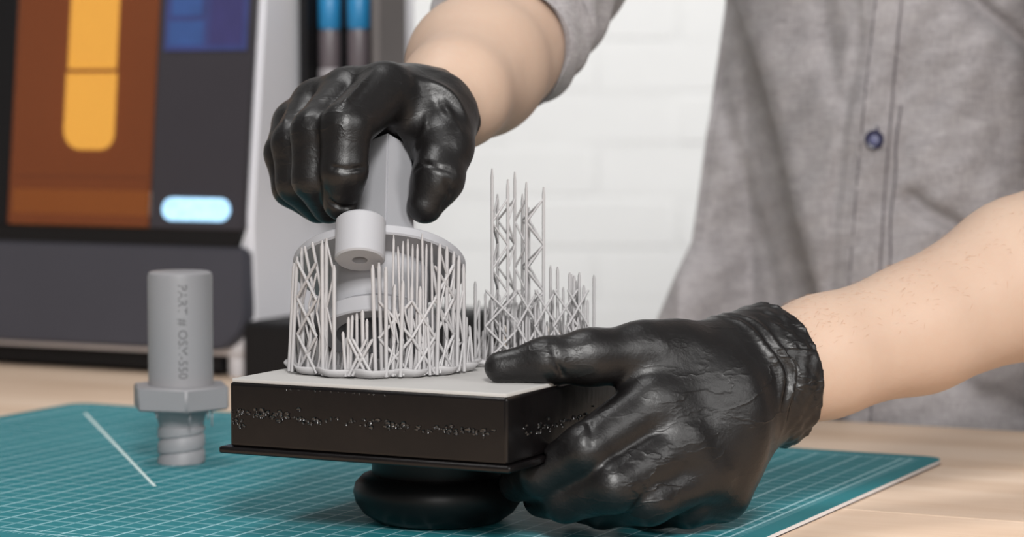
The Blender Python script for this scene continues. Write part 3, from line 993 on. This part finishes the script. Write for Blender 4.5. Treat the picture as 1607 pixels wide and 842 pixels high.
# left forearm (right in the picture) and right forearm
L_ARM = [J(1165, 602, 1232), J(1205, 588, 1243), J(1290, 560, 1258), J(1441, 514, 1285), J(1605, 436, 1320), J(1770, 360, 1375)]
L_RAD = [20, 26.5, 29.0, 31.8, 40.3, 44]
L_SH = np.array([395.0, 1655, 400])
R_SH = np.array([165.0, 1700, 440])
R_SLEEVE = [J(780, 76, 1424), J(824, 15, 1480), J(842, -70, 1535), J(880, -160, 1580), R_SH + np.array([10, 0, 10])]
def bez(P, n):
    P = [np.array(p, float) for p in P]; out = []
    for i in range(n):
        t = i / (n - 1); Q = list(P)
        while len(Q) > 1: Q = [a * (1 - t) + b * t for a, b in zip(Q[:-1], Q[1:])]
        out.append(Q[0])
    return out
R_WR = J(676, 186, 1292)
R_ARM = [J(664, 190, 1284), R_WR, J(712, 148, 1330), J(748, 105, 1390)] + bez(R_SLEEVE, 9)[:-1]
R_RAD = [14, 19.5, 27.5, 37, 35.5, 35, 35, 36, 37, 38, 40, 42]
TC_ = np.array([253.0, 1733.0])              # torso axis
BETA = math.radians(12)
LAT = np.array([math.cos(BETA), -math.sin(BETA)]); FRO = np.array([-math.sin(BETA), -math.cos(BETA)])
ZS = [-160, 0, 50, 74, 105, 184, 271, 350, 420, 470]
AS = [172, 172, 156, 146, 133, 124, 110, 128, 160, 120]
def half_w(z): return np.interp(z, ZS, AS)

bf = Field((-70, 1215, -160), (480, 1860, 500), 3.0)
bf.chain(L_ARM, L_RAD, 10)
bf.chain([L_ARM[-1], L_SH], [44, 52], 14)
bf.chain(R_ARM, R_RAD, 10)
bf.chain([R_ARM[-1], R_SH], [40, 48], 14)
c3 = lambda z: np.array([TC_[0] - 30 * FRO[0], TC_[1] - 30 * FRO[1], z])
for z in range(-130, 430, 40):               # torso, kept well inside the shirt
    bf.ellipsoid(c3(z), [np.array([*LAT, 0]), np.array([*FRO, 0]), UP], [half_w(z) - 66, 30, 60], 20)
bf.limb(L_SH, R_SH, 52, 50, 30)
person = tag(link('person', bf.mesh('person', (253, 1733, 0), 3), None, M['skin']),
             'person in a grey button-up shirt and black gloves standing behind the bench', 'person')
PERS = np.array([253.0, 1733.0, 0]); person.location = W(*PERS)
del bf

# ---- shirt: a tube round the torso with folds pressed into its front
def seg_d(px, py, path):
    p = np.stack([px, py], -1); best = np.full(px.shape, 1e9); side = np.zeros(px.shape)
    for (ax, ay), (bx, by) in zip(path[:-1], path[1:]):
        a = np.array([ax, ay], float); ba = np.array([bx - ax, by - ay], float)
        t = np.clip(((p - a) @ ba) / (ba @ ba), 0, 1)
        d = p - (a + t[..., None] * ba); dd = np.linalg.norm(d, axis=-1)
        m = dd < best; best = np.where(m, dd, best); side = np.where(m, np.sign(d[..., 0]), side)
    return best, side
FOLDS = [  # path in nominal pixels, width, depth, step on the left side (mm)
    ([(1150, -60), (1168, 0), (1198, 100), (1230, 230), (1260, 360), (1292, 480), (1330, 620)], 9, 4, 52),
    ([(1128, 60), (1145, 200), (1172, 320), (1205, 430), (1230, 560)], 11, 7, 20),
    ([(1350, 40), (1340, 120), (1326, 210), (1316, 320), (1308, 460)], 9, 5.0, 5),
    ([(1430, 312), (1465, 336), (1520, 366)], 13, 10, 0),
    ([(1495, -30), (1540, 15), (1620, 75)], 15, 13, 0),
    ([(1290, -40), (1300, 60), (1318, 150)], 18, 5, 0),
    ([(1420, 120), (1422, 260)], 9, 1.6, 0),
    ([(1560, 160), (1580, 260), (1600, 330)], 20, 4, 0),
    ([(1480, 560), (1540, 625), (1600, 640)], 20, 6, 0),
]
def shirt_pts(th, z):
    """th, z arrays -> points (mm), folded"""
    a = half_w(z); b = 93.0 + 0 * z
    c, s_ = np.cos(th), np.sin(th)
    lx = a * np.sign(c) * np.abs(c) ** np.where(c > 0, .8, 1.0); fy = b * np.sign(s_) * np.abs(s_) ** np.where(c > 0, .72, 1.0 - .28 * np.clip(1 + c * 2.5, 0, 1))
    x = TC_[0] + lx * LAT[0] + fy * FRO[0]; y = TC_[1] + lx * LAT[1] + fy * FRO[1]
    px, py = 803.5 + x / .407, 153 + (CAM_H - z) / .407
    d = np.zeros_like(x)
    for path, w, dep, st in FOLDS:
        ds, sd = seg_d(px, py, path)
        d += dep * np.exp(-(ds / w) ** 2)
        if st: d += st * np.where(sd < 0, 1 - np.exp(-ds / 27), 0) * np.clip((px - 1080) / 90, 0, 1)
    d += 2.0 * np.sin(px * .035 + py * .012) + 1.6 * np.sin(py * .03 - px * .02 + 1) + .9 * np.sin(px * .09 + py * .05) + .5 * np.sin(py * .14 + px * .05)
    f = np.clip(s_ * 2.5 + .3, 0, 1)
    x = x - d * f * FRO[0]; y = y - d * f * FRO[1]
    # soft vertical folds on the sides and back
    k = 2.5 * np.sin(9 * th + z * .01) * (1 - f)
    return np.stack([x + k * c * LAT[0], y + k * s_ * FRO[1], z], -1)
NT_, NZ = 300, 170
tg, zg = np.meshgrid(np.linspace(0, 2 * math.pi, NT_, endpoint=False), np.linspace(-150, 440, NZ), indexing='ij')
SP = shirt_pts(tg, zg) - PERS
v = SP.transpose(1, 0, 2).reshape(-1, 3)
f = []
for k in range(NZ - 1):
    for i in range(NT_):
        j2 = (i + 1) % NT_
        f.append((k * NT_ + i, k * NT_ + j2, (k + 1) * NT_ + j2, (k + 1) * NT_ + i))
b0 = (NZ - 1) * NT_
v = list(v) + [np.array([0, 0, 478.0])]
for i in range(NT_): f.append((b0 + i, b0 + (i + 1) % NT_, len(v) - 1))
shirt = tag(link('shirt', mesh_from('shirt', v, f, True), person, M['shirt']), 'grey chambray shirt')
def shirt_at(px, z, off=0.0):
    """the front point of the shirt seen in picture column px at height z"""
    lo, hi = math.radians(20), math.radians(160)
    for _ in range(40):
        m = (lo + hi) / 2
        p = shirt_pts(np.array([m]), np.array([float(z)]))[0]
        q = 803.5 + FPX * p[0] / p[1]
        if q > px: lo = m
        else: hi = m
    return p + off * np.array([FRO[0], FRO[1], 0])
PK_Y = [-60, 0, 130, 300, 480, 700]
pk_l = lambda py: np.interp(py, PK_Y, [1366, 1360, 1346, 1331, 1319, 1306])
pk_r = lambda py: np.interp(py, PK_Y, [1424, 1418, 1407, 1395, 1386, 1374])
rows = []
for k in range(90):
    z = 300 - k * 4.2
    py = 153 + (CAM_H - z) * FPX / 1640
    row = []
    for q in range(9):
        t = q / 8
        off = 1.9 if 0 < q < 8 else -.6
        tt = min(max(t, .04), .96) if 0 < q < 8 else t
        row.append(shirt_at(pk_l(py) + (pk_r(py) - pk_l(py)) * tt, z, off + .35 * math.sin(k * .9) * (q in (1, 7))) - PERS)
    rows.append(row)
v = [p for r in rows for p in r]; n = 9
f = [(k * n + q, k * n + q + 1, (k + 1) * n + q + 1, (k + 1) * n + q) for k in range(len(rows) - 1) for q in range(n - 1)]
link('placket', mesh_from('placket', v, f, True), shirt, M['shirt'])
for tt, nm in ((.2, 'stitch_line'), (.9, 'stitch_line')):
    path = []
    for k in range(120):
        z = 298 - k * 3.0
        py = 153 + (CAM_H - z) * FPX / 1640
        path.append(shirt_at(pk_l(py) + (pk_r(py) - pk_l(py)) * tt, z, 1.75 + .25 * math.sin(k * 1.7)) - PERS)
    link(nm, tube(nm, path, .5, 5), shirt, M['thread'])
def button(px, py):
    D = 1640; z = at(px, py, D)[2]
    p = shirt_at(px, z, 2.6) - PERS
    b = link('button', lathe('button', [(4.6, 0), (5.9, .5), (6.1, 1.4), (5.4, 2.2), (4.3, 2.0), (3.7, 1.3)], 36), shirt, M['button'])
    b.location = Vector(p) * .001; b.rotation_euler = (math.pi / 2, 0, -BETA)
    c = link('button_centre', lathe('button_centre', [(3.0, 1.0), (3.0, 1.7), (1.6, 1.8)], 24), shirt, M['button_face'])
    c.location = b.location; c.rotation_euler = b.rotation_euler
    h = tube('buttonhole', [p + np.array([1, -.3, 3]), p + np.array([2.0, -.3, 8.5])], .8, 6)
    link('buttonhole', h, shirt, M['button'])
path = [shirt_at(pk_r(py) + 7 + 1.5 * math.sin(py * .05), CAM_H - (py - 153) * 1640 / FPX, .2) - PERS for py in np.linspace(165, 600, 90)]
link('stitch_line', tube('stitch_line', path, .55, 5), shirt, M['thread'])
button(1372, 219)
button(1400, -70)

def sleeve(name, ctrl, r1, r2, hem_w, seed):
    n, m = 120, 110; v, f = [], []
    path = bez(ctrl, m); run = 0.0
    for i in range(m):
        p = path[i]; t = path[min(i + 1, m - 1)] - path[max(i - 1, 0)]; t = t / np.linalg.norm(t)
        if i: run += np.linalg.norm(p - path[i - 1])
        s1 = np.cross(t, UP); s1 /= np.linalg.norm(s1); s2 = np.cross(s1, t)
        if i == 0: h = (p + t * 12, s1, s2)
        q = i / (m - 1)
        for k in range(n):
            w = 2 * math.pi * k / n
            r = r1 + (r2 - r1) * min(1, q * 2.2)
            r += (2.4 * math.sin(3 * w + q * 14 + seed) * (.3 + q) + 2.2 * math.sin(4 * w - q * 31 + seed) * min(1, q * 6)
                  + 1.3 * math.sin(2 * w + q * 50))
            if run < hem_w:                       # the rolled-up cuff stands proud
                r += 2.4 + 1.1 * math.sin(5 * w + run * .35)
            v.append(p + r * (math.cos(w) * s1 + math.sin(w) * s2))
    base = len(v)
    for k in range(n):                            # inside of the hem
        w = 2 * math.pi * k / n; v.append(h[0] + (r1 - 4) * (math.cos(w) * h[1] + math.sin(w) * h[2]))
    for i in range(m - 1):
        for k in range(n):
            l = (k + 1) % n; f.append((i * n + k, i * n + l, (i + 1) * n + l, (i + 1) * n + k))
    for k in range(n):
        l = (k + 1) % n; f.append((base + k, base + l, l, k))
    return link(name, mesh_from(name, [p - PERS for p in v], f, True), shirt, M['shirt'])
sleeve('sleeve', R_SLEEVE, 38.5, 54, 36, 1.0)
sleeve('sleeve', [L_ARM[-1] + np.array([5, 8, 1]), L_ARM[-1] + np.array([70, 60, 40]), L_SH + np.array([20, -30, -120]), L_SH], 49, 66, 40, 2.3)

# ---- gloves
PLAT_AX = [E1, E2, UP]
plat_c = B0 + E1 * (-PL / 2) + E2 * (PL / 2)

def left_glove():
    F = Field((-40, 1120, -4), (175, 1300, 130), 1.1)
    w = J(1195, 592, 1240)
    wb = J(1150, 606, 1228)
    # fingers: knuckle, middle joint, end joint, tip
    fing = [
        ([J(1022, 636, 1184), J(918, 706, 1163), J(850, 746, 1170), J(812, 758, 1190)], [14.5, 12.0, 10.2, 8.8]),
        ([J(1066, 696, 1182), J(962, 762, 1160), J(888, 783, 1172), J(850, 782, 1200)], [15, 12.4, 10.6, 9.0]),
        ([J(1104, 738, 1188), J(1018, 783, 1168), J(945, 794, 1185), J(905, 790, 1212)], [14.5, 11.8, 10.2, 8.8]),
        ([J(1130, 772, 1204), J(1080, 792, 1190), J(1030, 797, 1202), J(990, 796, 1222)], [14, 10.6, 9.2, 8.0]),
    ]
    # palm and back of the hand
    for (pts, rad), wr in zip(fing, ((1165, 560), (1172, 590), (1172, 620), (1165, 650))):
        F.limb(J(wr[0], wr[1], 1232), pts[0], 20, rad[0], 16)
    F.ellipsoid(J(1110, 660, 1205), [E1, UP, E2], [30, 34, 17], 14)
    F.limb(wb, w, 27, 27, 12)
    for pts, rad in fing:
        G = pts
        F.chain(G, rad, 3.2)
    # thumb lying along the top of the plate
    th = [J(1135, 572, 1228), J(1010, 556, 1196), J(925, 560, 1183), J(858, 566, 1178), J(785, 576, 1178)]
    F.chain(th, [22, 14.8, 12.2, 10.0, 7.4], 7)
    F.limb(J(1060, 560, 1205), J(1035, 625, 1190), 14, 13, 12)       # web to the forefinger
    # creases between the fingers and across the joints
    def crease(pix, D, r, depth):
        pts = []
        for x, y in pix:
            p = F.project(J(x, y, D), (J(x, y, D + 100) - J(x, y, D)) / 100)
            if p is not None: pts.append(p + (-depth) * (J(x, y, D + 1) - J(x, y, D)))
        if len(pts) > 1: F.groove(pts, r)
    crease([(924, 662), (929, 680), (927, 698)], 1120, .8, .3)
    crease([(868, 546), (872, 565), (884, 588)], 1120, .9, .3)
    # wrist and rolled, wrinkled cuff
    a, b = J(1098, 614, 1216), J(1211, 588, 1247)
    def fn(t, an, q):
        s1 = .035 * np.sin(3 * an + 1) + .02 * np.sin(7 * an)
        s2 = s1 + .03 * np.sin(2 * an + .6)
        r = -ring(t, .14 + s1, .03, 2.0) + ring(t, .20 + s1, .03, 1.0)                     # seam line
        r = r + ring(t, .40 + s2, .045, 3.4) - ring(t, .475 + s2, .022, 2.4) + ring(t, .54 + s2 * 1.3, .04, 3.2) - ring(t, .61 + s2, .02, 2.6)
        r = r + 2.0 / (1 + np.exp(-(t - .66 - s2) / .02)) + ring(t, .985, .02, .8)          # wide turned band
        r = r + (.35 * np.sin(9 * an + 26 * t) + .3 * np.sin(14 * an - 45 * t + 2) + .25 * np.sin(23 * an + 60 * t)) * np.clip(t * 2 - .5, 0, 1)
        return r.astype(np.float32) if hasattr(r, 'astype') else r
    F.sleeve(a, b, 29.0, 33.8, fn, 2.5)
    F.cut_box(plat_c + UP * 57.2, PLAT_AX, [PL / 2 + .2, PL / 2 + .2, 16.0])
    F.cut_box(plat_c + UP * 39.3 + E1 * -1.2, PLAT_AX, [PL / 2 + 4.0, PL / 2 + 3, 2.0])
    F.cut_below(.6)
    return F.mesh('glove', PERS, 2)
tag(link('glove', left_glove(), person, M['glove']), 'black nitrile glove gripping the edge of the platform')

def right_glove():
    F = Field((-135, 1165, 118), (0, 1330, 240), 1.0)
    fing = [
        ([J(606, 142, 1262), J(543, 200, 1226), J(540, 268, 1222), J(536, 316, 1228)], [14, 12.4, 11.2, 9.2]),
        ([J(548, 150, 1272), J(496, 208, 1238), J(494, 280, 1236), J(516, 322, 1246)], [14, 12.2, 11, 9.0]),
        ([J(500, 166, 1285), J(464, 225, 1258), J(468, 286, 1256), J(500, 322, 1264)], [13.5, 11.8, 10.8, 9.0]),
        ([J(466, 196, 1300), J(448, 240, 1280), J(458, 294, 1274), J(492, 320, 1278)], [12.5, 10.5, 9.6, 8.4]),
    ]
    for (pts, rad), wr in zip(fing, ((665, 168), (655, 178), (645, 192), (640, 205))):
        F.limb(J(wr[0], wr[1], 1290), pts[0], 17, rad[0], 14)
    F.limb(J(596, 182, 1280), J(668, 205, 1284), 17, 19, 12)
    F.limb(J(520, 205, 1290), J(610, 200, 1292), 15, 17, 14)
    F.limb(J(690, 172, 1284), J(648, 165, 1288), 16, 17, 12)
    for pts, rad in fing: F.chain(pts, rad, 2.6)
    F.chain([J(698, 188, 1280), J(698, 232, 1260), J(687, 280, 1247), J(667, 322, 1244)], [15, 13.2, 12.0, 9.0], 6)
    F.limb(J(690, 215, 1268), J(622, 165, 1270), 12, 13, 10)          # web between thumb and forefinger
    def ray(x, y, D): return (J(x, y, D + 100) - J(x, y, D)) / 100
    def crease(pix, r, depth, D=1180):
        pts = []
        for x, y in pix:
            p = F.project(J(x, y, D), ray(x, y, D))
            if p is not None: pts.append(p - depth * ray(x, y, D))
        if len(pts) > 1: F.groove(pts, r)
    def ridge(pix, r, D=1170):
        pts = []
        for x, y in pix:
            p = F.project(J(x, y, D), ray(x, y, D))
            if p is not None: pts.append(p + .35 * r * ray(x, y, D))
        if len(pts) > 1: F.chain(pts, [r * .4] + [r] * (len(pts) - 2) + [r * .4], 1.6)
    ridge([(586, 112), (566, 134), (543, 160), (524, 190)], 1.5)
    ridge([(494, 152), (480, 185), (472, 222)], 1.0)
    ridge([(456, 160), (448, 190), (445, 215)], 1.0)
    ridge([(674, 165), (670, 200), (656, 232), (645, 256)], 1.5)
    ridge([(688, 150), (704, 184), (714, 226)], 1.3)
    ridge([(655, 128), (682, 148), (704, 178), (722, 205)], 1.4)
    crease([(520, 262), (545, 266), (572, 262)], .7, .25)
    crease([(512, 300), (518, 316), (540, 326), (556, 322)], .9, .3)
    crease([(700, 285), (706, 305), (694, 325)], .8, .3)
    crease([(650, 265), (668, 256), (690, 262), (712, 270)], .7, .2)
    a, b = J(652, 200, 1262), J(676, 194, 1293)
    def fn(t, an, q):
        r = ring(t, .95, .08, 2.2) + ring(t, .55 + .06 * np.sin(3 * an), .08, 1.2) + .6 * np.sin(9 * an + 9 * t) * t
        return r
    F.sleeve(J(664, 192, 1262), J(676, 186, 1300), 21, 23.2, fn, 5.0)
    F.cut_box(cap_w(STX, STY, 30), STEM_AX, [11.6, 11.6, 33])
    F.cut_cap(.9)
    return F.mesh('glove', PERS, 2)
tag(link('glove', right_glove(), person, M['glove']), 'black nitrile glove pinching the stem of the cap')

# ---- fine hairs on the left forearm
def arm_hair():
    v, f = [], []
    R = random.Random(11)
    for k in range(700):
        t = R.random() * 3.0 + 1.25; i = int(min(t, 4)); u = min(t - i, 1)
        if i + 1 >= len(L_ARM): continue
        c = L_ARM[i] * (1 - u) + L_ARM[i + 1] * u; r = L_RAD[i] * (1 - u) + L_RAD[i + 1] * u
        ax = L_ARM[i + 1] - L_ARM[i]; ax = ax / np.linalg.norm(ax)
        s1 = np.cross(ax, UP); s1 /= np.linalg.norm(s1); s2 = np.cross(s1, ax)
        a = R.uniform(-2.2, .7) + math.pi * .5 + .9
        d = math.cos(a) * s1 + math.sin(a) * s2
        if d[1] > .5: continue
        # onto the skin itself
        hit, loc, nor, _ = person.ray_cast(Vector((c + d * (r + 25) - PERS) * .001), Vector(-d))
        if not hit: continue
        p = np.array(loc) * 1000; n = np.array(nor)
        L = R.uniform(2.5, 6); side = np.cross(ax, n) * R.uniform(-.5, .8) - ax * R.uniform(.5, 1.0)
        pts = [p - n * .2, p + n * .5 + side * L * .5, p + n * .55 + side * L]
        b = len(v); w = .05
        for q, ww in zip(pts, (w, w * .8, .01)):
            cr = np.cross(side, n); cr = cr / (np.linalg.norm(cr) + 1e-9)
            v.append(q + cr * ww); v.append(q - cr * ww); v.append(q + n * ww)
        for m in (0, 3):
            for q in range(3):
                l = (q + 1) % 3; f.append((b + m + q, b + m + l, b + m + 3 + l, b + m + 3 + q))
    return mesh_from('arm_hair', v, f)
bpy.context.view_layer.update()
tag(link('arm_hair', arm_hair(), person, M['hair']), 'fine brown hairs on the forearm', kind='stuff')
